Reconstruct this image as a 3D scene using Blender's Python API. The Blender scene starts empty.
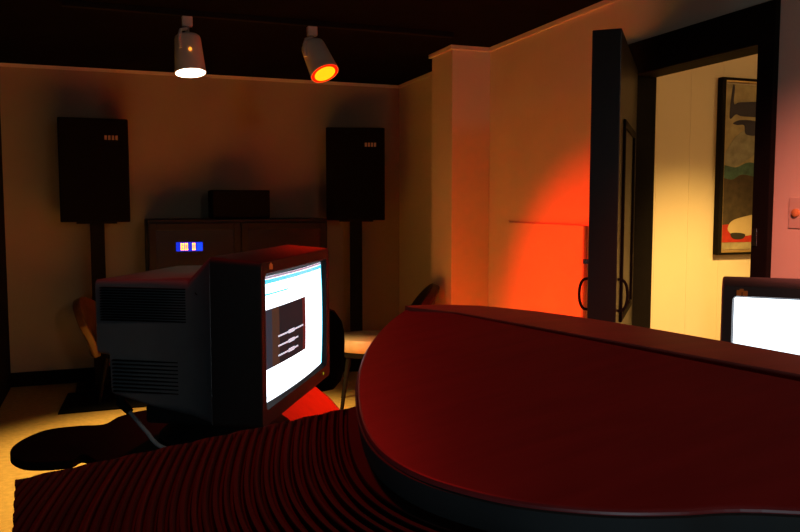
import bpy, bmesh, math, random
from mathutils import Vector, Matrix
R = math.radians
random.seed(7)
SC = bpy.context.scene
COL = SC.collection

# ------------------------------------------------------------------ camera frame
F = 780.0
H = 1.39
YAW = R(20.4)
PITCH = math.atan(61.0 / F)
c_, s_ = math.cos(YAW), math.sin(YAW)
cp, sp = math.cos(PITCH), math.sin(PITCH)
RIGHT = Vector((c_, -s_, 0))
FWD = Vector((s_ * cp, c_ * cp, -sp))
UP = Vector((s_ * sp, c_ * sp, cp))
CAM = Vector((0, 0, H))
def G(lat, d, z=0.0):
    """ground frame (to the right of the line of sight, along it) -> world"""
    return Vector((lat * c_ + d * s_, d * c_ - lat * s_, z))
def ray(px, py):
    return (RIGHT * ((px - 400) / F) + UP * (-(py - 266) / F) + FWD)
def on_plane(px, py, p0, n):
    r = ray(px, py)
    return CAM + r * ((p0 - CAM).dot(n) / r.dot(n))
def PZ(px, py, z): return on_plane(px, py, Vector((0, 0, z)), Vector((0, 0, 1)))
def PX(px, py, x): return on_plane(px, py, Vector((x, 0, 0)), Vector((1, 0, 0)))
def PY(px, py, y): return on_plane(px, py, Vector((0, y, 0)), Vector((0, 1, 0)))

# ------------------------------------------------------------------ materials
MATS = {}
def mat(name, col, rough=0.6, metal=0.0, spec=0.5, var=0.0, scale=20.0, bump=0.0, bscale=200.0,
        emit=None, estr=0.0, coat=0.0, stretch=None):
    m = bpy.data.materials.new(name); m.use_nodes = True
    nt = m.node_tree; b = nt.nodes['Principled BSDF']
    b.inputs['Base Color'].default_value = (*col, 1)
    b.inputs['Roughness'].default_value = rough
    b.inputs['Metallic'].default_value = metal
    b.inputs['Specular IOR Level'].default_value = spec
    b.inputs['Coat Weight'].default_value = coat
    if emit:
        b.inputs['Emission Color'].default_value = (*emit, 1)
        b.inputs['Emission Strength'].default_value = estr
    tc = nt.nodes.new('ShaderNodeTexCoord')
    src = tc.outputs['Object']
    if stretch:
        mp = nt.nodes.new('ShaderNodeMapping'); mp.inputs['Scale'].default_value = stretch
        nt.links.new(src, mp.inputs['Vector']); src = mp.outputs['Vector']
    if var > 0:
        n = nt.nodes.new('ShaderNodeTexNoise'); n.inputs['Scale'].default_value = scale
        n.inputs['Detail'].default_value = 5
        nt.links.new(src, n.inputs['Vector'])
        r = nt.nodes.new('ShaderNodeValToRGB')
        r.color_ramp.elements[0].position = 0.3; r.color_ramp.elements[1].position = 0.7
        r.color_ramp.elements[0].color = (*[x * (1 - var) for x in col], 1)
        r.color_ramp.elements[1].color = (*[min(1, x * (1 + var)) for x in col], 1)
        nt.links.new(n.outputs['Fac'], r.inputs['Fac'])
        nt.links.new(r.outputs['Color'], b.inputs['Base Color'])
    if bump > 0:
        n2 = nt.nodes.new('ShaderNodeTexNoise'); n2.inputs['Scale'].default_value = bscale
        nt.links.new(src, n2.inputs['Vector'])
        bp = nt.nodes.new('ShaderNodeBump'); bp.inputs['Strength'].default_value = bump
        bp.inputs['Distance'].default_value = 0.003
        nt.links.new(n2.outputs['Fac'], bp.inputs['Height'])
        nt.links.new(bp.outputs['Normal'], b.inputs['Normal'])
    MATS[name] = m
    return m
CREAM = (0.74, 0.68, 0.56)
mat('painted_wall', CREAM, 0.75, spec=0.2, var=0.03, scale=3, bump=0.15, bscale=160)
mat('back_wall_dim', (0.43, 0.37, 0.29), 0.8, spec=0.15, var=0.03, scale=3, bump=0.15, bscale=160)  # wall colour darkened to offset the floor's strong bounce light
mat('painted_trim', (0.76, 0.71, 0.6), 0.5, spec=0.3, var=0.02)
mat('black_ceiling', (0.0035, 0.003, 0.003), 0.95, spec=0.05, var=0.3, scale=6)
mat('dark_wall', (0.012, 0.010, 0.009), 0.9, spec=0.1, var=0.3, scale=6)
mat('carpet', (0.60, 0.42, 0.14), 0.95, spec=0.05, var=0.12, scale=30, bump=0.3, bscale=500)
mat('black_paint', (0.006, 0.0052, 0.0045), 0.8, spec=0.12, var=0.2)
mat('door_gloss', (0.012, 0.010, 0.008), 0.4, spec=0.5, var=0.25, scale=8, stretch=(1, 1, .1))
mat('black_matte', (0.008, 0.008, 0.008), 0.8, spec=0.1, var=0.2)
mat('black_gloss', (0.003, 0.003, 0.003), 0.7, spec=0.04, var=0.2)
mat('black_cloth', (0.007, 0.0065, 0.006), 0.95, spec=0.05, var=0.2, scale=300)
mat('cab_wood', (0.008, 0.006, 0.0045), 0.5, spec=0.3, var=0.3, scale=5, stretch=(1, 1, 8))
mat('smoked_glass', (0.016, 0.011, 0.007), 0.25, spec=0.5, var=0.1)
mat('grey_plastic', (0.115, 0.125, 0.13), 0.55, spec=0.35, var=0.06, bump=0.2, bscale=900)
mat('dark_plastic', (0.014, 0.0130, 0.0130), 0.6, spec=0.16, var=0.06, bump=0.2, bscale=900)
mat('bezel_grey', (0.095, 0.078, 0.088), 0.5, spec=0.35, var=0.06, bump=0.2, bscale=900)
mat('slot_black', (0.006, 0.006, 0.006), 0.9, spec=0.05)
mat('red_wood', (0.24, 0.022, 0.022), 0.36, spec=0.4, var=0.12, scale=7, stretch=(1, 9, 9))
mat('red_wood_dark', (0.046, 0.012, 0.010), 0.65, spec=0.15, var=0.3, scale=12)
mat('red_wood_lit', (0.46, 0.085, 0.06), 0.42, spec=0.6, var=0.12, scale=7, stretch=(1, 9, 9))  # lighter red stands in for light catching the top ledge
mat('rim_grey', (0.022, 0.0205, 0.020), 0.5, spec=0.4, var=0.1)
mat('desk_wood', (0.085, 0.013, 0.010), 0.5, spec=0.3, var=0.25, scale=6, stretch=(8, 1, 1))
mat('lamp_white', (0.80, 0.76, 0.69), 0.45, spec=0.4, var=0.04)
mat('lamp_grey', (0.35, 0.33, 0.30), 0.4, spec=0.5)
mat('lens_white', (1, 1, 1), 0.5, emit=(1.0, 0.86, 0.62), estr=14)
mat('lens_amber', (1, 0.3, 0.02), 0.5, emit=(1.0, 0.30, 0.004), estr=2.2)
mat('lens_red', (0.5, 0.004, 0.0), 0.5, emit=(1.0, 0.003, 0.0), estr=1.6)
mat('vent_glow', (1, 0.5, 0.1), 0.5, emit=(1.0, 0.33, 0.03), estr=1.6)
mat('screen_white', (0.8, 0.85, 0.9), 0.3, emit=(0.82, 0.93, 1.0), estr=2.6)
mat('screen_cyan', (0.1, 0.5, 0.8), 0.3, emit=(0.07, 0.72, 1.0), estr=1.1)
mat('screen_lilac', (0.4, 0.4, 0.5), 0.3, emit=(0.32, 0.30, 0.40), estr=1.0)
mat('screen_pale', (0.4, 0.6, 0.7), 0.3, emit=(0.50, 0.78, 0.95), estr=1.0)
mat('screen_dark', (0.02, 0.02, 0.02), 0.7, spec=0.05, emit=(0.016, 0.012, 0.014), estr=1.0)
mat('screen_brown', (0.05, 0.03, 0.02), 0.7, spec=0.05, emit=(0.060, 0.028, 0.018), estr=1.0)
mat('screen_maroon', (0.08, 0.01, 0.01), 0.7, spec=0.05, emit=(0.10, 0.016, 0.014), estr=1.0)
mat('screen_slate', (0.03, 0.03, 0.04), 0.7, spec=0.05, emit=(0.030, 0.032, 0.045), estr=1.0)
mat('screen_text', (0.8, 0.8, 0.9), 0.35, emit=(0.58, 0.66, 0.80), estr=1.0)
mat('logo_orange', (0.55, 0.17, 0.04), 0.4, spec=0.5, emit=(0.55, 0.12, 0.02), estr=0.12)  # faint emission brightens logo and knob; neither is a lamp
mat('badge', (0.50, 0.26, 0.12), 0.35, metal=0.4)
mat('led_green', (0.2, 0.5, 0.02), 0.4, emit=(0.30, 0.55, 0.02), estr=0.35)
mat('disp_blue', (0.0, 0.02, 0.3), 0.4, emit=(0.0, 0.030, 0.80), estr=0.9)
mat('disp_blue_bright', (0.0, 0.05, 0.4), 0.4, emit=(0.0, 0.065, 1.0), estr=1.1)
mat('disp_digit', (1, 0.6, 0.1), 0.4, emit=(1.0, 0.42, 0.03), estr=2.0)
mat('leather', (0.13, 0.066, 0.026), 0.30, spec=0.5, var=0.2, scale=14, bump=0.2, bscale=120)
mat('seat_pale', (0.62, 0.52, 0.36), 0.4, spec=0.4, var=0.08)
mat('dark_leather', (0.030, 0.018, 0.013), 0.30, spec=0.5, var=0.2, scale=14)
mat('chrome', (0.5, 0.5, 0.5), 0.25, metal=1.0)
mat('cable_grey', (0.42, 0.44, 0.46), 0.5, spec=0.3, var=0.1)
mat('switch_plate', (0.66, 0.58, 0.48), 0.45, spec=0.4)
mat('switch_toggle', (0.62, 0.30, 0.10), 0.4, spec=0.4)
mat('hall_floor', (0.35, 0.25, 0.14), 0.6, var=0.2)
mat('gold_edge', (0.50, 0.36, 0.16), 0.4, metal=0.5, var=0.1)
mat('art_olive', (0.34, 0.31, 0.20), 0.7, var=0.25, scale=18)
mat('art_grey', (0.26, 0.27, 0.22), 0.7, var=0.3, scale=18)
mat('art_navy', (0.020, 0.022, 0.06), 0.7, var=0.2)
mat('art_teal', (0.055, 0.15, 0.13), 0.7, var=0.4, scale=25)
mat('art_brown', (0.055, 0.040, 0.022), 0.7, var=0.35, scale=25)
mat('art_red', (0.42, 0.022, 0.010), 0.7, var=0.2, scale=25)
mat('art_cream', (0.55, 0.46, 0.28), 0.7, var=0.06)
mat('art_black', (0.02, 0.018, 0.014), 0.7)

# ------------------------------------------------------------------ mesh helpers
class MB:
    def __init__(self): self.bm = bmesh.new()
    def box(self, x0, x1, y0, y1, z0, z1, bev=0.0, seg=2):
        r = bmesh.ops.create_cube(self.bm, size=1)
        vs = r['verts']
        for v in vs:
            v.co = Vector(((x0 + x1) / 2 + v.co.x * (x1 - x0), (y0 + y1) / 2 + v.co.y * (y1 - y0), (z0 + z1) / 2 + v.co.z * (z1 - z0)))
        if bev > 0:
            es = list({e for v in vs for e in v.link_edges})
            bmesh.ops.bevel(self.bm, geom=es, offset=bev, segments=seg, affect='EDGES', profile=0.5)
        return self
    def lathe(self, prof, n=32, cap=True):
        rings = []
        for r, z in prof:
            rings.append([self.bm.verts.new((r * math.cos(2 * math.pi * i / n), r * math.sin(2 * math.pi * i / n), z)) for i in range(n)])
        for a, b in zip(rings, rings[1:]):
            for i in range(n):
                self.bm.faces.new((a[i], a[(i + 1) % n], b[(i + 1) % n], b[i]))
        if cap:
            self.bm.faces.new(rings[0][::-1]); self.bm.faces.new(rings[-1])
        return self
    def tube(self, pts, rad, n=10):
        pts = [Vector(p) for p in pts]; rings = []
        rads = rad if isinstance(rad, (list, tuple)) else [rad] * len(pts)
        prevx = None
        for i, p in enumerate(pts):
            t = (pts[min(i + 1, len(pts) - 1)] - pts[max(i - 1, 0)]).normalized()
            if prevx is None:
                a = Vector((0, 0, 1)) if abs(t.z) < 0.9 else Vector((1, 0, 0))
                x = t.cross(a).normalized()
            else:
                x = (prevx - t * prevx.dot(t)).normalized()
            prevx = x; y = t.cross(x)
            rings.append([self.bm.verts.new(p + (x * math.cos(2 * math.pi * k / n) + y * math.sin(2 * math.pi * k / n)) * rads[i]) for k in range(n)])
        for a, b in zip(rings, rings[1:]):
            for k in range(n):
                self.bm.faces.new((a[k], a[(k + 1) % n], b[(k + 1) % n], b[k]))
        self.bm.faces.new(rings[0][::-1]); self.bm.faces.new(rings[-1])
        return self
    def loft(self, rings, cap=True):
        rs = [[self.bm.verts.new(p) for p in r] for r in rings]
        n = len(rs[0])
        for a, b in zip(rs, rs[1:]):
            for i in range(n):
                self.bm.faces.new((a[i], a[(i + 1) % n], b[(i + 1) % n], b[i]))
        if cap:
            self.bm.faces.new(rs[0][::-1]); self.bm.faces.new(rs[-1])
        return self
    def poly(self, pts):
        self.bm.faces.new([self.bm.verts.new(p) for p in pts]); return self
    def xf(self, M):
        bmesh.ops.transform(self.bm, matrix=M, verts=self.bm.verts); return self
    def build(self, name, m, parent=None, smooth=False, loc=None):
        bmesh.ops.recalc_face_normals(self.bm, faces=self.bm.faces)
        me = bpy.data.meshes.new(name); self.bm.to_mesh(me); self.bm.free()
        o = bpy.data.objects.new(name, me); COL.objects.link(o)
        me.materials.append(MATS[m] if isinstance(m, str) else m)
        if smooth:
            for p in me.polygons: p.use_smooth = True
            try: me.set_sharp_from_angle(angle=R(40))
            except Exception: pass
        if parent: o.parent = parent
        if loc: o.location = loc
        return o
def tag(o, label, cat, group=None):
    o['label'] = label; o['category'] = cat
    if group: o['group'] = group
    return o
def struct(o): o['kind'] = 'structure'; return o
def empty(name, loc, rz=0.0):
    o = bpy.data.objects.new(name, None); COL.objects.link(o)
    o.location = loc; o.rotation_euler = (0, 0, rz); o.empty_display_size = 0.1
    return o
def copy_tree(o, parent=None):
    c = o.copy(); COL.objects.link(c)
    if parent: c.parent = parent
    for ch in [x for x in bpy.data.objects if x.parent == o]: copy_tree(ch, c)
    return c
def catmull(pts, n=8, closed=True):
    out = []; N = len(pts)
    rng = range(N) if closed else range(N - 1)
    for i in rng:
        if closed: p0, p1, p2, p3 = pts[i - 1], pts[i], pts[(i + 1) % N], pts[(i + 2) % N]
        else: p0, p1, p2, p3 = pts[max(i - 1, 0)], pts[i], pts[i + 1], pts[min(i + 2, N - 1)]
        for k in range(n):
            t = k / n
            out.append(0.5 * ((2 * p1) + (p2 - p0) * t + (2 * p0 - 5 * p1 + 4 * p2 - p3) * t * t + (3 * p1 - p0 - 3 * p2 + p3) * t ** 3))
    if not closed: out.append(pts[-1].copy())
    return out

# ------------------------------------------------------------------ room shell
CE = 2.44; YB = 6.55; XR = 2.43; XL = -0.74; YF = -2.6; WT = 0.12
HX1 = 5.2; HYB = 3.8; HYF = 0.6
DY0, DY1, DZ = 2.425, 3.235, 2.03        # doorway
struct(MB().box(XL - .1, XR + WT, YF - .1, YB + .1, -0.1, 0).build('floor', 'carpet'))
struct(MB().box(XL - .1, XR + WT, YF - .1, YB + .1, CE, CE + .1).build('ceiling', 'black_ceiling'))
struct(MB().box(XL - .1, XL, YF, YB, 0, CE).build('wall_left', 'dark_wall'))
struct(MB().box(XL - .1, XR + WT, YB, YB + .1, 0, CE).build('wall_back', 'back_wall_dim'))
struct(MB().box(XL - .1, XR + WT, YF - .1, YF, 0, CE).build('wall_front', 'dark_wall'))
w = MB()
w.box(XR, XR + WT, YF, DY0, 0, CE); w.box(XR, XR + WT, DY1, YB, 0, CE); w.box(XR, XR + WT, DY0, DY1, DZ, CE)
struct(w.build('wall_right', 'painted_wall'))
# fine vertical board joints on the wall right of the door
for k in range(5):
    pass
struct(MB().box(2.15, XR, 4.79, 5.14, 0, CE, 0.004).build('trim_1', 'painted_wall'))
# ceiling line mouldings
t = MB(); t.box(XL, XR, YB - .018, YB, CE - .025, CE); struct(t.build('trim_2', 'painted_trim'))
t = MB(); t.box(XR - .018, XR, YF, 4.772, CE - .025, CE); t.box(XR - .018, XR, 5.158, YB - .018, CE - .025, CE)
t.box(2.132, 2.15, 4.772, 5.158, CE - .025, CE); t.box(2.15, XR, 4.772, 4.79, CE - .025, CE); t.box(2.15, XR, 5.14, 5.158, CE - .025, CE)
struct(t.build('trim_3', 'painted_trim'))
struct(MB().box(XL, XR, YB - .015, YB, 0, .11, .004).build('baseboard_back', 'black_paint'))
t = MB(); t.box(XR - .015, XR, 3.342, 4.79, 0, .11, .004); t.box(XR - .015, XR, YF, 2.35, 0, .11, .004); t.box(XR - .015, XR, 5.14, YB - .015, 0, .11, .004)
struct(t.build('baseboard_right', 'black_paint'))

# door casing (trim_4) and jamb lining
t = MB()
t.box(XR - .025, XR, 2.352, DY0 + .012, 0, 2.175, .004)
t.box(XR - .025, XR, DY1 - .012, 3.34, 0, 2.175, .004)
t.box(XR - .025, XR, DY0 + .012, DY1 - .012, DZ - .012, 2.175, .004)
t.box(XR, XR + WT, DY0 - .002, DY0 + .012, 0, DZ); t.box(XR, XR + WT, DY1 - .012, DY1 + .002, 0, DZ)
t.box(XR, XR + WT, DY0 + .012, DY1 - .012, DZ - .012, DZ)
cas = struct(t.build('trim_4', 'black_paint'))
p = PX(752, 237, XR - .02)
MB().box(XR - .030, XR - .0245, DY0 - .022, DY0 + .004, p.z - .035, p.z + .035, .001).build('strike_plate', 'chrome', cas)

# door leaf, standing open almost edge-on to the lens
free = PZ(622, 28, 2.03)
# the leaf's free edge is ~10 cm thick; its right-hand face runs back to the far jamb
hinge = Vector((XR - .055, 3.14, 0))
fe = Vector((free.x, free.y, 0))
dirv = (hinge - fe); L = dirv.length; ang = math.atan2(dirv.y, dirv.x)
door = empty('door_1', fe, ang); struct(door)
th = 0.105
# local: x from free edge (0) to hinge (L), y>0 = left-hand face side
b = MB().box(0, L, 0, th, 0.012, 2.03, .003); b.build('leaf', 'door_gloss', door)
pan = MB()
for (z0, z1) in ((0.93, 1.72), (0.18, 0.80)):
    pan.box(0.16, L - .2, -.010, .0, z0, z0 + .03, .003); pan.box(0.16, L - .2, -.010, .0, z1 - .03, z1, .003)
    pan.box(0.16, 0.19, -.010, .0, z0, z1, .003); pan.box(L - .23, L - .2, -.010, .0, z0, z1, .003)
pan.build('panel_moulding', 'black_paint', door)
def dhandle(y0, sgn):
    z0, z1 = 0.99, 1.11
    pts = []
    for k in range(13):
        a = math.pi * k / 12
        pts.append((0.05, y0 + sgn * (0.001 + .036 * math.sin(a) ** 0.6), (z0 + z1) / 2 - (z1 - z0) / 2 * math.cos(a)))
    return MB().tube(pts, 0.0055).build('handle', 'black_matte', door, True)
dhandle(th, 1); dhandle(0, -1)
MB().box(0.03, 0.07, th, th + .022, 1.165, 1.185, .002).build('latch', 'chrome', door)

# next room
struct(MB().box(XR + WT, HX1, HYF, HYB, -0.1, 0).build('floor_hallway', 'hall_floor'))
struct(MB().box(XR + WT, HX1, HYF, HYB, CE, CE + .1).build('ceiling_hallway', 'painted_wall'))
hw = MB(); hw.box(XR + WT, HX1 + .1, HYB, HYB + .1, 0, CE)
struct(hw.build('wall_hallway_back', 'painted_wall'))
for nm, bx in (('wall_hallway_right', (HX1, HX1 + .1, HYF, HYB, 0, CE)), ('wall_hallway_front', (XR + WT, HX1 + .1, HYF - .1, HYF, 0, CE))):
    struct(MB().box(*bx).build(nm, 'painted_wall'))
t = MB()
for x in (3.02, 3.26, 3.50, 3.74):
    t.box(x - .0015, x + .0015, HYB - .0015, HYB, 0, CE)
struct(t.build('trim_5', 'painted_trim'))
t = MB()
for y in (2.19, 1.86, 1.53): t.box(XR - .003, XR, y - .003, y + .003, .11, CE - .026)
struct(t.build('trim_6', 'painted_trim'))

# access panel low in the right-hand wall
ap = empty('access_panel', (XR - .0005, 4.06, 0))
y0 = PX(586, 225, XR).y - 4.06; y1 = PX(510, 223, XR).y - 4.06
ztop = PX(560, 224.5, XR).z
MB().box(-.012, 0, y0, y1, .12, ztop, .002).build('panel', 'painted_wall', ap)
MB().box(-.020, -.0, y0 - .018, y0 - .001, .12, ztop, .002).build('edge_strip', 'lamp_grey', ap)
tag(ap, 'low flat panel in the right-hand wall glowing red beside the open black door', 'wall panel')
kn = MB().lathe([(.001, .02), (.012, .018), (.014, .01), (.008, 0)], 16).xf(Matrix.Rotation(R(-90), 4, 'Y')).build('wall_knob', 'logo_orange', None, True, PX(487, 228, XR))
tag(kn, 'tiny knob on the wall beside the pilaster corner, left of the red glow', 'knob')

# light switch
sw = PX(797.5, 213, XR)
ls = empty('light_switch', sw)
MB().box(-.006, 0, -.036, .036, -.058, .058, .002).build('plate', 'switch_plate', ls)
MB().lathe([(.016, 0), (.015, .010), (.009, .014), (.001, .015)], 20).xf(Matrix.Rotation(R(-90), 4, 'Y')).build('dial', 'switch_toggle', ls, True, (-.006, 0, 0))
tag(ls, 'light switch with round orange dial on the pinkish wall at right of the doorway', 'light switch')

# framed painting in the next room
pa, pb = PY(721.5, 77, HYB - .03), PY(716, 255, HYB - .03)
px0 = (pa.x + pb.x) / 2; pz1, pz0 = pa.z, pb.z
pw = 0.62; ph = pz1 - pz0
art = empty('framed_painting', (px0 + pw / 2, HYB, pz0))
fw = .028
fr = MB()
fr.box(-pw / 2, -pw / 2 + fw, -.045, 0, 0, ph, .003); fr.box(pw / 2 - fw, pw / 2, -.045, 0, 0, ph, .003)
fr.box(-pw / 2 + fw, pw / 2 - fw, -.045, 0, 0, .014, .003); fr.box(-pw / 2 + fw, pw / 2 - fw, -.045, 0, ph - .014, ph, .003)
fr.build('frame', 'black_paint', art)
g = MB(); a = -pw / 2 + fw; e = .012
g.box(a, a + e, -.032, -.004, .014, ph - .014); g.box(-a - e, -a, -.032, -.004, .014, ph - .014); g.box(a + e, -a - e, -.032, -.004, .014, .024); g.box(a + e, -a - e, -.032, -.004, ph - .024, ph - .014)
g.build('inner_edge', 'gold_edge', art)
cv = MB()
def cbox(bmx, x0, x1, z0, z1, y=-.010): bmx.box(x0, x1, y, -.001, z0 * ph, z1 * ph)
cbox(cv, a, -a, .03, .97)
canvas = cv.build('canvas', 'art_olive', art)
def blob(pts, m, y, nm='painted_shape'):
    v = [Vector((a + e + u * (pw - 2 * fw - 2 * e), y, zz * ph)) for u, zz in pts]
    v = catmull(v, 6)
    MB().loft([v, [q + Vector((0, .0015, 0)) for q in v]]).build(nm, m, canvas)
def rectm(pts, m, y):
    v = [Vector((a + e + u * (pw - 2 * fw - 2 * e), y, zz * ph)) for u, zz in pts]
    MB().loft([v, [q + Vector((0, .0015, 0)) for q in v]]).build('painted_shape', m, canvas)
rectm([(0, .07), (1, .07), (1, .20), (0, .17)], 'art_red', -.0125)
rectm([(0, .165), (1, .195), (1, .47), (0, .46)], 'art_brown', -.0118)
blob([(0, .45), (.15, .43), (.3, .46), (.6, .44), (1, .45), (1, .51), (.7, .50), (.4, .53), (.2, .50), (0, .51)], 'art_teal', -.0135)
blob([(.02, .55), (.12, .50), (.3, .53), (.5, .6), (.4, .72), (.2, .68), (.1, .62)], 'art_grey', -.0120)
blob([(.09, .78), (.12, .95), (.15, .95), (.145, .86), (.25, .87), (.7, .875), (.75, .80), (.3, .79), (.18, .80)], 'art_navy', -.0128)
blob([(.14, .75), (.26, .77), (.5, .76), (.5, .69), (.33, .69), (.30, .74), (.2, .74)], 'art_navy', -.0129)
blob([(.11, .145), (.16, .19), (.32, .215), (.6, .235), (.8, .22), (.6, .13), (.45, .11), (.3, .105), (.18, .115)], 'art_cream', -.0140)
blob([(.15, .12), (.2, .09), (.33, .09), (.36, .115), (.25, .125)], 'art_black', -.0150)
tag(art, 'tall framed painting with white shape on red band, on the bright wall beyond the doorway', 'painting')

# ------------------------------------------------------------------ ceiling spot lamps and their track
lampW = PZ(187, 20, CE - .05); lampR = PZ(312, 30, CE - .05)
ty = (lampW.y + lampR.y) / 2
tr = MB().box(-0.2, 2.0, ty - .018, ty + .018, CE - .03, CE - .0005, .002).build('light_track', 'black_matte')
tag(tr, 'thin black track across the black ceiling holding both spot lamps', 'light track')
def spot_lamp(label, pos, aim, lens, inner=None):
    root = empty('spot_lamp', pos)
    MB().box(-.028, .028, -.02, .02, -.035, .018, .004).build('track_mount', 'lamp_white', root)
    MB().lathe([(.012, -.035), (.012, -.075)], 16).build('swivel', 'lamp_grey', root, True)
    q = Vector(aim).normalized().to_track_quat('-Z', 'Y').to_matrix().to_4x4()
    piv = Vector((0, 0, -.085))
    Mx = Matrix.Translation(piv) @ q @ Matrix.Diagonal((.9, .9, 1, 1))
    can = MB().lathe([(.0, .0), (.066, .0), (.074, -.006), (.078, -.02), (.091, -.190), (.093, -.205), (.087, -.205), (.080, -.17), (.0, -.17)], 40, cap=False).xf(Mx).build('can', 'lamp_white', root, True)
    hd = -Vector((pos.x, pos.y, 0)).normalized(); sd_ = Vector((-c_, s_, 0))
    MB().tube([Vector((0, 0, -.045)), hd * .05 + sd_ * .035 + Vector((0, 0, -.062)), hd * .080 + sd_ * .045 + Vector((0, 0, -.10)), hd * .088 + sd_ * .038 + Vector((0, 0, -.165))], .0095).build('bracket', 'lamp_white', root, True)
    MB().lathe([(.012, 0), (.012, .012), (.006, .016)], 16).xf(Mx @ Matrix.Translation((0, -.085, -.065)) @ Matrix.Rotation(R(90), 4, 'X')).build('tilt_knob', 'lamp_grey', root, True)
    MB().lathe([(.0005, -.199), (.070, -.199), (.086, -.202), (.086, -.206), (.0005, -.206)] if not inner else [(.0005, -.199), (.086, -.199), (.086, -.205), (.0005, -.205)], 40).xf(Mx).build('lens', lens, root, True)
    if inner:
        MB().lathe([(.0005, -.2055), (.068, -.2055), (.068, -.2075), (.0005, -.2075)], 40).xf(Mx).build('bulb_glow', inner, root, True)
    tag(root, label, 'spot lamp')
    return root, pos + piv + Vector(aim).normalized() * .22
aimW = G(.10, -.13) + Vector((0, 0, -1))
aimR = G(.42, -.40) + Vector((0, 0, -.92))
rw, pw_ = spot_lamp('white can spot lamp with warm white beam, left one on the ceiling track', lampW, aimW, 'lens_white')
rr, pr_ = spot_lamp('white can spot lamp with red and amber glowing lens, tilted to the right', lampR, aimR, 'lens_red', 'lens_amber')
# glowing vent hole in the white lamp's side, facing the room
vv = -(FWD.cross(Vector((0, 0, 0)))) if False else None
hp = Vector((lampW.x, lampW.y, 0)).normalized()
MB().lathe([(.0005, 0), (.0085, 0), (.0085, .004), (.0005, .004)], 20).xf(Matrix.Translation(Vector((.014 * c_, -.014 * s_, -.085 - .085)) - hp * .089) @ (-hp).to_track_quat('Z', 'Y').to_matrix().to_4x4()).build('vent_hole', 'vent_glow', rw, True)

# ------------------------------------------------------------------ loudspeakers, stands, cabinet
def speaker_pair():
    sy = 6.14
    out = []
    spk = None
    data = [(PY(93.5, 170, sy), 'black loudspeaker on pole stand, left of the dark cabinet', 'thin black pole stand carrying the loudspeaker left of the cabinet'),
            (PY(355, 172, sy), 'black loudspeaker on pole stand near the room corner, right of the cabinet', 'thin black pole stand carrying the loudspeaker right of the cabinet')]
    for i, (p, l1, l2) in enumerate(data):
        if spk is None:
            spk = empty('loudspeaker', (0, 0, 0))
            MB().box(-.24, .24, .012, .30, 0, .755, .008).build('cabinet', 'black_matte', spk)
            MB().box(-.235, .235, 0, .012, .005, .75, .004).build('grille', 'black_cloth', spk)
            bd = MB()
            for k in range(4): bd.box(.075 + k * .025, .075 + k * .025 + .017, -.003, .001, .60, .632, .001)
            bd.build('badge', 'badge', spk)
            std = empty('speaker_stand', (0, 0, 0))
            MB().box(-.05, .05, .10, .20, .02, 1.252, .004).build('pole', 'black_matte', std)
            MB().box(-.18, .18, .02, .30, 0, .02, .003).build('base_plate', 'black_matte', std)
            MB().box(-.14, .14, .05, .27, 1.252, 1.264, .002).build('top_plate', 'black_matte', std)
            s, t = spk, std
        else:
            s, t = copy_tree(spk), copy_tree(std)
        s.rotation_euler.z = t.rotation_euler.z = R(-15 if i else 0); s.location = (p.x + .006, sy, 1.265); t.location = (p.x + .012, sy, 0)
        tag(s, l1, 'loudspeaker', 'loudspeakers on stands'); tag(t, l2, 'speaker stand', 'speaker stands')
speaker_pair()
cy = 6.02
cx0 = PY(147.5, 240, cy).x; cx1 = PY(328, 240, cy).x; cz = PY(236, 219, cy).z
cab = empty('media_cabinet', ((cx0 + cx1) / 2, cy, 0)); hw2 = (cx1 - cx0) / 2
m = MB(); m.box(-hw2, hw2, .02, .48, .06, cz, .006); m.box(-hw2 + .02, hw2 - .02, .05, .47, 0, .06)
m.build('body', 'cab_wood', cab)
for sx in (-1, 1):
    x0, x1 = (-hw2 + .01, -.004) if sx < 0 else (.004, hw2 - .01)
    d = MB(); w_ = .05
    d.box(x0, x0 + w_, 0, .02, .08, cz - .03, .003); d.box(x1 - w_, x1, 0, .02, .08, cz - .03, .003)
    d.box(x0 + w_, x1 - w_, 0, .02, .08, .08 + w_, .003); d.box(x0 + w_, x1 - w_, 0, .02, cz - .08, cz - .03, .003)
    dd = d.build('door', 'cab_wood', cab)
    MB().box(x0 + w_, x1 - w_, .008, .018, .13, cz - .08).build('glass_pane', 'smoked_glass', dd)
    MB().box(-.055 if sx < 0 else .03, -.03 if sx < 0 else .055, -.02, 0, .62, .70, .003).build('pull', 'black_matte', dd)
tag(cab, 'dark low media cabinet with smoked glass doors against the back wall', 'cabinet')
# illuminated readout set in the pane
da, db = PY(176, 242.3, cy), PY(203, 251, cy)
disp = empty('digital_display', ((da.x + db.x) / 2, cy + .008, db.z))
dw = db.x - da.x; dh = da.z - db.z
MB().box(-dw / 2, dw / 2, -.006, 0, 0, dh, .002).build('panel', 'disp_blue', disp)
MB().box(dw * .27, dw * .48, -.0075, -.006, dh * .1, dh * .9).build('bright_block', 'disp_blue_bright', disp)
def seven(cx, segs, name='digit'):
    w, h, t_ = dw * .115, dh * .74, dw * .042
    z0 = dh * .14; b = MB()
    S = {'a': (cx - w / 2, cx + w / 2, z0 + h - t_, z0 + h), 'd': (cx - w / 2, cx + w / 2, z0, z0 + t_), 'g': (cx - w / 2, cx + w / 2, z0 + h / 2 - t_ / 2, z0 + h / 2 + t_ / 2),
         'f': (cx - w / 2, cx - w / 2 + t_, z0 + h / 2, z0 + h), 'b': (cx + w / 2 - t_, cx + w / 2, z0 + h / 2, z0 + h),
         'e': (cx - w / 2, cx - w / 2 + t_, z0, z0 + h / 2), 'c': (cx + w / 2 - t_, cx + w / 2, z0, z0 + h / 2)}
    for q in segs: b.box(S[q][0], S[q][1], -.009, -.0062, S[q][2], S[q][3])
    b.build(name, 'disp_digit', disp)
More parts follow.
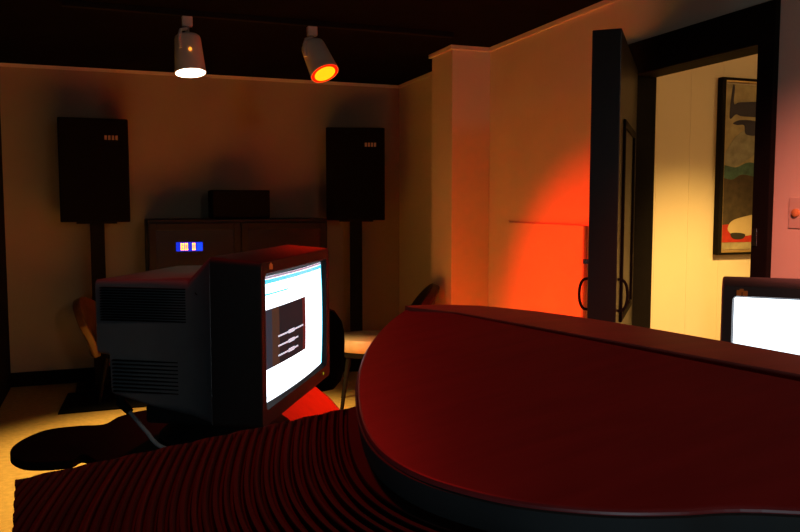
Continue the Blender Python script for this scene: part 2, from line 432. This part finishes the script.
seven(-dw * .27, 'abcdefg'); seven(-dw * .12, 'abcdef'); seven(dw * .16, 'abcdef')
tag(disp, 'small glowing blue readout with orange digits in the dark cabinet', 'display')
# centre loudspeaker on the cabinet
ca, cb = PY(212.5, 190, cy + .05), PY(270.5, 219, cy + .05)
cs = empty('centre_loudspeaker', ((ca.x + cb.x) / 2, cy + .05, cz + .001))
w2 = (cb.x - ca.x) / 2; h2 = ca.z - cz
MB().box(-w2, w2, .012, .30, 0, h2, .006).build('cabinet', 'black_matte', cs)
MB().box(-w2 + .004, w2 - .004, 0, .012, .004, h2 - .004, .004).build('grille', 'black_cloth', cs)
tag(cs, 'small wide black loudspeaker lying on top of the dark media cabinet', 'loudspeaker')

# ------------------------------------------------------------------ lounge chairs by the cabinet
def make_chair(label, bmat, smat):
    root = empty('lounge_chair', (0, 0, 0))
    # faces +x ; rounded shell back
    bm = bmesh.new(); N, K = 28, 12; grid = []
    for i in range(N + 1):
        th_ = R(-50 + 100 * i / N); row = []
        top = .50 + .31 * max(0.0, math.cos(th_ * 1.65)) ** .5
        for k in range(K + 1):
            f = k / K; z = .36 + (top - .36) * f
            r = .245 + .10 * f ** 1.3
            row.append(bm.verts.new((-.02 - r * math.cos(th_) * (1.0 + .1 * f), r * math.sin(th_) * .95, z)))
        grid.append(row)
    for i in range(N):
        for k in range(K): bm.faces.new((grid[i][k], grid[i + 1][k], grid[i + 1][k + 1], grid[i][k + 1]))
    mb = MB(); mb.bm.free(); mb.bm = bm
    o = mb.build('backrest', bmat, root, True)
    md = o.modifiers.new('thick', 'SOLIDIFY'); md.thickness = .06; md.offset = 0
    md = o.modifiers.new('round', 'BEVEL'); md.width = .026; md.segments = 3
    ring = lambda r, z: [Vector((.03 + r * math.cos(a) * 1.08, r * math.sin(a), z)) for a in [2 * math.pi * q / 40 for q in range(40)]]
    MB().loft([ring(.19, .385), ring(.232, .39), ring(.242, .41), ring(.242, .445), ring(.225, .468), ring(.12, .475)]).build('seat', smat, root, True)
    MB().loft([ring(.225, .355), ring(.232, .36), ring(.232, .386), ring(.2, .388)]).build('seat_frame', 'black_matte', root, True)
    for sx in (-1, 1):
        for sy in (-1, 1):
            MB().tube([(.03 + sx * .15, sy * .15, .36), (.03 + sx * .2, sy * .2, .0)], [.018, .012]).build('leg', 'black_matte', root, True)
    tag(root, label, 'chair', 'lounge chairs facing each other')
    return root
ch = make_chair('brown leather round-backed chair at far left, half hidden by the computer monitor', 'leather', 'leather')
p = G((126 - 400) / F * 5.52, 5.52)
ch.location = (p.x, p.y, .013); ch.rotation_euler.z = -YAW + R(-2); ch.scale = (.885,) * 3
c2 = make_chair('round-backed chair with pale seat behind the red panel, near the pilaster', 'dark_leather', 'seat_pale')
p = G((376 - 400) / F * 5.35, 5.35)
c2.location = (p.x, p.y, 0); c2.rotation_euler.z = math.pi - YAW + R(3); c2.scale = (1.04,) * 3
# black flat patch on the floor under the left chair
q = [PZ(58, 413, .012), PZ(150, 405, .012), PZ(150, 388, .012), PZ(68, 393, .012)]
mt = MB().loft([[Vector((v.x, v.y, .0005)) for v in q], q]).build('dark_floor_patch', 'black_cloth')
tag(mt, 'black flat patch on the carpet under the brown leather chair', 'mat')

# black office chair behind the monitor
oc = empty('office_chair', G(-.455, 3.05), -YAW + R(75))
bk = MB()
rings = []
for k in range(11):
    f = k / 10; z = .60 + .40 * f
    w_ = .20 * (1 - abs(2 * f - 1) ** 3.2) ** .5 + .012
    xo = .20 - .05 * math.sin(f * math.pi) + .03 * f
    rings.append([Vector((xo + .028 * math.sin(a) + .06 * (math.cos(a)) ** 2 * -1, w_ * math.cos(a), z)) for a in [2 * math.pi * q_ / 20 for q_ in range(20)]])
bk.loft(rings).build('backrest', 'black_cloth', oc, True)
MB().box(-.24, .22, -.23, .23, .45, .52, .03, 4).build('seat', 'black_cloth', oc, True)
MB().tube([(.10, 0, .44), (.22, 0, .46), (.235, 0, .56), (.20, 0, .70)], .016).build('back_bar', 'black_matte', oc, True)
MB().lathe([(.03, .08), (.03, .44), (.06, .445), (.06, .45)], 20).build('column', 'black_matte', oc, True)
for k in range(5):
    a_ = 2 * math.pi * k / 5
    e_ = Vector((math.cos(a_) * .28, math.sin(a_) * .28, .065))
    lg = MB().tube([(0, 0, .095), e_], [.024, .015]).build('leg', 'black_matte', oc, True)
    MB().lathe([(.001, -.012), (.026, -.012), (.028, 0), (.026, .012), (.001, .012)], 16).xf(Matrix.Translation((e_.x, e_.y, .028)) @ Matrix.Rotation(a_, 4, 'Z') @ Matrix.Rotation(R(90), 4, 'X')).build('caster', 'black_matte', lg, True)
tag(oc, 'black office chair with rounded back, just right of the lit monitor', 'chair')

# ------------------------------------------------------------------ desk
ZD = .775
def dp(px, py):
    v = PZ(px, py, ZD); return Vector((v.x, v.y))
def gg(l, d):
    v = G(l, d); return Vector((v.x, v.y))
out = [dp(10, 453), dp(18, 442), dp(45, 430), dp(80, 425.5), dp(104, 424), dp(120, 416), dp(145, 410), dp(180, 408),
       gg(-.55, 2.62), gg(-.36, 2.72), dp(325, 393), dp(341, 409), gg(-.08, 2.05), gg(.15, 1.86), gg(.42, 1.92), gg(.65, 2.25), gg(1.0, 2.42), gg(1.45, 2.3), gg(1.55, 1.7), gg(1.3, .9), gg(.9, .3), gg(.3, .16), gg(-.2, .2), gg(-.38, .5), gg(-.5, 1.2), gg(-.58, 1.62),
       dp(88, 456), dp(70, 460), dp(45, 462), dp(22, 461)]
o2 = catmull(out, 6)
ring = lambda ins, z: [Vector((p_.x, p_.y, z)) for p_ in o2]
cutA, cutB = gg(-.46, 2.9), gg(-.46, 1.2)
dk = empty('curved_desk', (gg(.2, 1.3).x, gg(.2, 1.3).y, 0))
iv = Matrix.Translation(-Vector(dk.location))
for nm, mm, sgn in (('desktop', 'desk_wood', 1), ('lobed_leaf', 'black_gloss', -1)):
    db_ = MB().loft([ring(0, ZD - .022), ring(0, ZD)])
    bmesh.ops.bisect_plane(db_.bm, geom=db_.bm.verts[:] + db_.bm.edges[:] + db_.bm.faces[:], plane_co=G(-.46 + sgn * .0005, 2.0), plane_no=RIGHT * sgn, clear_inner=True)
    bmesh.ops.holes_fill(db_.bm, edges=[e for e in db_.bm.edges if e.is_boundary], sides=0)
    tp = db_.xf(iv).build(nm, mm, dk)
    md = tp.modifiers.new('b', 'BEVEL'); md.width = .006; md.segments = 2; md.limit_method = 'ANGLE'
for (l, d) in ((-.70, 2.25), (-.12, .45), (.85, .55), (1.2, 2.1)):
    v = G(l, d)
    MB().lathe([(.16, 0), (.16, .02), (.04, .035), (.035, ZD - .05), (.09, ZD - .023)], 24).xf(iv @ Matrix.Translation(v)).build('leg', 'black_matte', dk, True)
tag(dk, 'dark reddish wooden desk with rounded lobes under both monitors', 'desk')

# ------------------------------------------------------------------ CRT monitors
MW, MH = .589, .395     # bezel
def make_crt(second=False, label=''):
    """local: x along the face (0 .. MW), y = towards the back, z up from the desktop"""
    root = empty('crt_monitor', (0, 0, 0))
    zb, zt = (.066, .440) if second else (.100, .487)
    # housing behind the bezel
    def rr(x0, x1, z0, z1, y, r=.02, n=4):
        pts = []
        for cx, cz_, a0 in ((x1 - r, z1 - r, 0), (x0 + r, z1 - r, 90), (x0 + r, z0 + r, 180), (x1 - r, z0 + r, 270)):
            for k in range(n + 1):
                a = R(a0 + 90 * k / n); pts.append(Vector((cx + r * math.cos(a), y, cz_ + r * math.sin(a))))
        return pts
    sl, sr, sb, st = (.026, MW - .026, .106, .413) if second else (.040, MW - .045, .148, .447)
    # bezel front with an opening
    b = MB()
    orr = .006 if second else .014
    outer0 = rr(0, MW, zb, zt, .006, orr); outer1 = rr(.003, MW - .003, zb + .003, zt - .003, .0, orr)
    ic = .004 if second else .010
    inner0 = rr(sl - ic, sr + ic, sb - ic, st + ic, .0, .010); inner1 = rr(sl, sr, sb, st, .016, .006)
    back = rr(0, MW, zb, zt + .009, .122, orr)
    b.loft([inner1, inner0, outer1, outer0, back], cap=False)
    bez = b.build('bezel', 'bezel_grey' if second else 'dark_plastic', root, True)
    # shoulder and rear shell
    b = MB()
    b.loft([rr(0, MW, zb, zt + .009, .1221, .014), rr(.010, MW - .010, zb + .004, zt + .004, .135, .02), rr(.048, MW - .048, zb + .005, zt - .045, .200, .03), rr(.055, MW - .055, zb + .026, zt - .050, .30, .012), rr(.060, MW - .060, zb + .052, zt - .053, .408, .012), rr(.060, MW - .060, zb + .148, zt - .053, .411, .012), rr(.062, MW - .062, zb + .152, zt - .054, .445, .012), rr(.070, MW - .070, zb + .160, zt - .062, .450, .012)])
    shell = b.build('rear_shell', 'grey_plastic', root, True)
    # stepped upper vent box and lower louvres
    for x0, x1, xa, xb in ((.047, .0605, .050, .0605), (MW - .0605, MW - .047, MW - .0605, MW - .050)):
        v = MB()
        for k in range(13):
            z = zt - .070 - k * .0065
            v.box(x0, x1, .205, .425, z - .0030, z, 0)
        v.build('vent_slats', 'slot_black', shell)
        v = MB()
        for k in range(9):
            z = zb + .140 - k * .0095
            v.box(xa, xb, .215, .400, z - .0028, z)
        v.build('lower_louvres', 'slot_black', shell)
    # speaker-like dimple on the shoulder
    MB().lathe([(.0005, -.004), (.009, -.003), (.010, .002), (.0005, .002)], 16).xf(Matrix.Translation((.034, .163, zt - .075)) @ Matrix.Rotation(R(-60), 4, 'Y')).build('shoulder_screw', 'slot_black', root, True)
    # stand
    MB().box(.13, MW - .13, .07, .36, .062, zb + .012, .01).build('swivel_neck', 'dark_plastic', root)
    b = MB()
    ringb = lambda r, z: [Vector((MW / 2 + 1.1 * r * math.cos(2 * math.pi * i / 36), .21 + r * math.sin(2 * math.pi * i / 36), z)) for i in range(36)]
    b.loft([ringb(.17, .0), ringb(.172, .012), ringb(.16, .022), ringb(.11, .062), ringb(.105, .068)]).build('swivel_base', 'dark_plastic', root, True)
    # logo, led
    lg = MB()
    lx = .030 if second else .058
    lg.box(lx, lx + .010, -.0015, .0005, zt - .022, zt - .010, .0005); lg.box(lx + .012, lx + .022, -.0015, .0005, zt - .023, zt - .011, .0005); lg.box(lx + .006, lx + .014, -.0015, .0005, zt - .014, zt - .007, .0005)
    lg.build('logo', 'logo_orange', bez)
    MB().lathe([(.0005, 0), (.005, 0), (.004, .002), (.0005, .0025)], 14).xf(Matrix.Translation((MW - .075, .0005, zb + .022)) @ Matrix.Rotation(R(90), 4, 'X')).build('power_light', 'led_green', bez, True)
    # curved glass screen
    W, Hh = sr - sl, st - sb
    def SP(s, t, lift=0.0):
        bow = .010 * (1 - (2 * s - 1) ** 2) + .004 * (1 - (2 * t - 1) ** 2)
        return Vector((sl + s * W, .0145 - bow - lift, st - t * Hh))
    def patch(s0, s1, t0, t1, m_, name, lift, par, skew=0.0):
        n = max(2, int((s1 - s0) * 24)); k = max(2, int((t1 - t0) * 16)); bm = MB()
        vs = [[bm.bm.verts.new(SP(s0 + (s1 - s0) * i / n, t0 + (t1 - t0) * j / k + skew * (i / n), lift)) for j in range(k + 1)] for i in range(n + 1)]
        for i in range(n):
            for j in range(k): bm.bm.faces.new((vs[i][j], vs[i + 1][j], vs[i + 1][j + 1], vs[i][j + 1]))
        o = bm.build(name, m_, par, True); return o
    scr = patch(0, 1, 0, 1, 'screen_white', 'screen', 0, root)
    if not second:
        L1 = .0008
        patch(0, 1, 0, .020, 'screen_lilac', 'title_bar', L1, scr)
        patch(0, 1, .024, .058, 'screen_cyan', 'menu_bar', L1, scr)
        patch(.02, .33, .135, .148, 'screen_cyan', 'window_line', L1, scr)
        patch(.62, .985, .105, .116, 'screen_pale', 'window_line', L1, scr)
        patch(.02, .60, .260, .735, 'screen_dark', 'picture_window', L1, scr)
        patch(.02, .10, .262, .733, 'screen_slate', 'picture_band', L1 * 1.6, scr)
        patch(.10, .19, .262, .733, 'screen_brown', 'picture_band', L1 * 1.6, scr)
        patch(.545, .60, .262, .733, 'screen_maroon', 'picture_band', L1 * 1.6, scr)
        for t0, s1 in ((.500, .55), (.580, .46), (.660, .46)):
            tx = patch(.17, s1, t0 - .004, t0 + .010, 'screen_text', 'text_line', L1 * 2.2, scr)
            patch(.31, .40, t0 - .012, t0 + .018, 'screen_text', 'text_line', L1 * 2.2, scr)
        patch(.640, .652, .55, .97, 'screen_pale', 'window_line', L1, scr)
        patch(0, 1, .955, .964, 'screen_pale', 'task_bar', L1, scr)
        patch(.978, 1, .03, 1, 'screen_cyan', 'window_edge', L1, scr)
    return root
crt = make_crt()
F0 = G((260 - 400) / F * 1.75 , 1.75); F1v = G((329 - 400) / F * 2.33 + .0, 2.33)
dv = (F1v - F0); angc = math.atan2(dv.y, dv.x)
# the face runs along local +x; the back lies to its left (local +y)
crt.location = (F0.x, F0.y, ZD + .0005); crt.rotation_euler = (0, 0, angc)
tag(crt, 'large dark computer monitor at left seen from its side, bright screen facing right', 'computer monitor')
crt2 = make_crt(True)
f0 = G((723.5 - 400) / F * 1.70, 1.70)
crt2.location = (f0.x, f0.y, ZD + .0005); crt2.rotation_euler = (0, 0, -YAW - R(23))
tag(crt2, 'dark framed computer monitor with blank white screen at right edge, before the doorway', 'computer monitor')

# video cable hanging from the left monitor's rear underside
Mi = Matrix.Translation(crt.location) @ Matrix.Rotation(angc, 4, 'Z')
Mv = Mi @ Vector((.10, .36, .155))
end = PZ(163, 449, ZD + .006)
st0 = PZ(121, 403, .93)
st0 = G((121 - 400) / F * 2.0, 2.0, 0); 
r0 = ray(121, 402); t0_ = 2.0 / (r0.dot(Vector((s_, c_, 0)))); A0 = CAM + r0 * t0_
r1 = ray(130, 412); A1 = CAM + r1 * (1.985 / (r1.dot(Vector((s_, c_, 0)))))
r2 = ray(146, 431); A2 = CAM + r2 * (1.95 / (r2.dot(Vector((s_, c_, 0)))))
cab_ = empty('video_cable', A0)
iv2 = Matrix.Translation(-A0)
MB().tube([A0 + Vector((0, 0, .03)), A0, A1], [.013, .014, .010], 12).xf(iv2).build('plug', 'black_matte', cab_, True)
MB().tube(catmull([A1, A2, Vector((end.x, end.y, end.z + .004)), Vector((end.x, end.y, end.z)) + G(.12, -.05)], 8, False), .0055).xf(iv2).build('cord', 'cable_grey', cab_, True)
tag(cab_, 'pale grey cable with black plug hanging under the left monitor', 'cable')

# ------------------------------------------------------------------ foreground console
ZT = H - .115
A = PZ(424, 307, ZT); B = PZ(870, 388, ZT)
ab = (B - A).normalized()
toward = Vector((0, 0, 1)).cross(ab); toward = toward if toward.dot(-FWD) > 0 else -toward
TILT = R(10)
down = (toward * math.cos(TILT) - Vector((0, 0, 1)) * math.sin(TILT)).normalized()
nrm = ab.cross(down); nrm = nrm if nrm.z > 0 else -nrm
def PF(px, py, off=0.0): return on_plane(px, py, A - nrm * off, nrm)
def uv(p_, off=0.0):
    q_ = p_ - (A - nrm * off); return Vector((q_.dot(ab), q_.dot(down)))
def P3(u, off=0.0): return A - nrm * off + ab * u.x + down * u.y
curve_px = [(424, 307), (405, 310), (384, 326), (368, 346), (358.5, 370), (356.5, 396), (361, 422), (373, 444), (394, 462), (425, 477.5), (465, 490), (510, 500), (560, 506.5), (620, 510.5), (680, 510), (740, 507)]
cu = [uv(PF(*q)) for q in curve_px]
bu = uv(B)
# close the right-hand end outside the frame
last = cu[-1]
cu += [last + (bu - last) * .25 + Vector((.06, 0)), last + (bu - last) * .6 + Vector((.075, 0)), bu + Vector((.02, .01))]
edge = catmull(cu, 6, False)
outline = edge + []          # closes along AB
con = empty('console', (0, 0, 0))
base_c = (A + B) / 2
con.location = (base_c.x, base_c.y, ZD + .0005)
ivc = Matrix.Translation(-Vector(con.location))
# smooth raised panel, with depth RH
RH = .021
b = MB()
top = [P3(u) for u in outline]; low = [P3(u, RH) for u in outline]
b.loft([low, top]).xf(ivc)
raised = b.build('rounded_panel', 'red_wood', con)
md = raised.modifiers.new('b', 'BEVEL'); md.width = .0025; md.segments = 3; md.limit_method = 'ANGLE'; md.angle_limit = R(50)
# rim band round its side
b = MB()
band = []
n = len(edge)
for i, u in enumerate(edge[:n - 2]):
    t_ = (edge[min(i + 1, n - 1)] - edge[max(i - 1, 0)]).normalized(); nn = Vector((-t_.y, t_.x))
    if nn.dot(u - Vector((bu.x / 2, .1))) < 0: nn = -nn
    band.append((u, nn))
rs = []
for u, nn in band:
    a1 = P3(u + nn * .0002, .003); a2 = P3(u + nn * .0016, .0035); a3 = P3(u + nn * .0016, RH); a4 = P3(u + nn * .0002, RH)
    rs.append([a1, a2, a3, a4])
b.loft(rs).xf(ivc).build('rim', 'rim_grey', con, True)
# horizontal top ledge behind the panel
far_px = [(405, 305.5), (440, 304.5), (480, 305.5), (540, 311.5), (600, 320), (660, 330), (720, 340.5), (800, 355), (880, 370)]
far = [PZ(x, y, ZT + .0012) for x, y in far_px]
near = [A + (B - A) * f + Vector((0, 0, .0012)) for f in [i / 8 for i in range(9)]]
near[0] = PZ(409, 306.8, ZT + .0012)
b = MB()
rows = []
for i in range(9):
    fp, np_ = far[i], near[i]
    dn = (np_ - fp)
    rows.append([fp, fp + dn * .5, fp + dn * .82, np_ + Vector((0, 0, -.0005)), np_ + Vector((0, 0, -.003)), np_ + Vector((0, 0, -.02)), fp + Vector((0, 0, -.035)), fp + Vector((0, 0, -.003))])
b.loft(rows).xf(ivc).build('top_ledge', 'red_wood_lit', con, True)
# ribbed plate below the panel, ribs following the panel's outline
OFF = RH
K0 = uv(PF(15, 478, OFF), OFF); K1 = uv(PF(357, 404.5, OFF), OFF); K3 = uv(PF(11, 545, OFF), OFF)
K1b = K0 + (K1 - K0) * 1.25
K3 = K0 + (K3 - K0).normalized() * .34
K2 = K3 + (K1b - K0) * 1.9
PITCHR = .0070
tl = (K1b - K0).normalized(); tn = Vector((-tl.y, tl.x)); tn = tn if tn.dot(K3 - K0) > 0 else -tn
ll = (K3 - K0).normalized(); ln = Vector((-ll.y, ll.x)); ln = ln if ln.dot(K1 - K0) > 0 else -ln
fine = catmull([edge[k] for k in range(0, 96, 3)], 8, False)
DS, NS = .00092, 460
b = MB(); vs = []
for i in range(len(fine)):
    t_ = (fine[min(i + 1, len(fine) - 1)] - fine[max(i - 1, 0)]).normalized(); nn = Vector((-t_.y, t_.x))
    if nn.dot(fine[i] - Vector((bu.x / 2, .1))) < 0: nn = -nn
    row = []
    for j in range(NS + 1):
        sd = j * DS - .003; p_ = fine[i] + nn * sd
        de = (p_ - K0).dot(tn); hgt = 0.0
        if sd > .009:
            f = ((sd - .009) / PITCHR) % 1.0
            hgt = -.0034 * max(0.0, min(1.0, (.27 - abs(f - .5)) * 9)) * max(0.0, min(1.0, (de - .006) / .003))
        if de < .003: hgt -= (.003 - de) ** 2 * 300
        row.append(b.bm.verts.new(P3(p_, OFF - max(hgt, -.006))))
    vs.append(row)
for i in range(len(fine) - 1):
    for j in range(NS): b.bm.faces.new((vs[i][j], vs[i + 1][j], vs[i + 1][j + 1], vs[i][j + 1]))
for n2 in (tn, ln):
    wn = (ab * n2.x + down * n2.y)
    bmesh.ops.bisect_plane(b.bm, geom=b.bm.verts[:] + b.bm.edges[:] + b.bm.faces[:], plane_co=P3(K0, OFF), plane_no=wn, clear_inner=True)
wn = ab * tn.x + down * tn.y
bmesh.ops.bisect_plane(b.bm, geom=b.bm.verts[:] + b.bm.edges[:] + b.bm.faces[:], plane_co=P3(K0 + tn * .34, OFF), plane_no=wn, clear_outer=True)
b.xf(ivc)
b.build('ribbed_panel', 'red_wood_dark', con, True)
# body below, down to the desktop
b = MB()
body = [K0, K1b, uv(PF(424, 307, OFF), OFF), bu, bu + Vector((.02, .10)), K2 + (K2 - K3) * .05, K3]
tp3 = [P3(u, OFF + .009) for u in (K0, K1b, K2, K3)]
ft = [Vector((v.x, v.y, ZD + .001)) for v in tp3]
b.loft([ft, tp3]).xf(ivc)
b.build('side_body', 'black_matte', con)
b = MB()
tp3 = [P3(u * .97 + Vector((bu.x / 2, .08)) * .03, RH + .012) for u in edge]
ft = [Vector((v.x, v.y, ZD + .001)) for v in tp3]
b.loft([ft, tp3]).xf(ivc)
b.build('front_body', 'black_matte', con)
tag(con, 'big dark red curved console in the foreground with smooth rounded panel and ribbed plate', 'console')

# ------------------------------------------------------------------ light
def spot(name, loc, aim, power, col, size, blend, rad=.05):
    l = bpy.data.lights.new(name, 'SPOT'); l.energy = power; l.color = col; l.spot_size = R(size); l.spot_blend = blend; l.shadow_soft_size = rad
    o = bpy.data.objects.new(name, l); COL.objects.link(o); o.location = loc
    o.rotation_euler = Vector(aim).to_track_quat('-Z', 'Y').to_euler(); return o
def point(name, loc, power, col, rad=.1):
    l = bpy.data.lights.new(name, 'POINT'); l.energy = power; l.color = col; l.shadow_soft_size = rad
    o = bpy.data.objects.new(name, l); COL.objects.link(o); o.location = loc; return o
spot('warm_beam', pw_, aimW, 400, (1.0, .60, .18), 90, .45)
spot('red_beam', pr_, aimR, 680, (1.0, .010, .0005), 106, 1.0)
nl = G(-.45, 1.85, 2.36)
spot('near_red_beam', nl, G(-.08, -.55, 0) + Vector((0, 0, -1.1)), 23, (1.0, .012, .008), 98, 1.0)  # unseen red light added over the desk for console and left monitor
spot('pink_fill', (1.15, .7, 2.36), Vector((2.43, 1.95, .85)) - Vector((1.15, .7, 2.36)), 320, (1.0, .22, .15), 56, 1.0)  # unseen pink light added to tint the wall right of the door
spot('hall_beam', (3.35, 2.2, 2.38), Vector((3.15, 3.8, .05)) - Vector((3.35, 2.2, 2.38)), 390, (1.0, .56, .13), 64, 1.0)
point('hall_bulb', (4.6, 1.2, 2.2), 21, (1.0, .60, .24))
point('room_fill', (1.3, -.9, 2.25), 21, (1.0, .80, .62), .15)  # unseen fill light added to lift the dim room
point('cool_fill', (-.6, -.6, 1.1), 9, (.58, .86, 1.0), .2)  # unseen cool light added for the grey on the left monitor
wd = bpy.data.worlds.new('World'); SC.world = wd; wd.use_nodes = True
wd.node_tree.nodes['Background'].inputs[0].default_value = (.001, .001, .001, 1)

# ------------------------------------------------------------------ camera
cd = bpy.data.cameras.new('Camera'); cd.sensor_width = 36; cd.lens = 36 * F / 800; cd.clip_start = .02
co = bpy.data.objects.new('Camera', cd); COL.objects.link(co); co.location = CAM
co.rotation_euler = (math.pi / 2 - PITCH, 0, -YAW)
SC.camera = co
SC.view_settings.view_transform = 'Standard'; SC.view_settings.look = 'None'
SC.view_settings.exposure = 0; SC.view_settings.gamma = 1
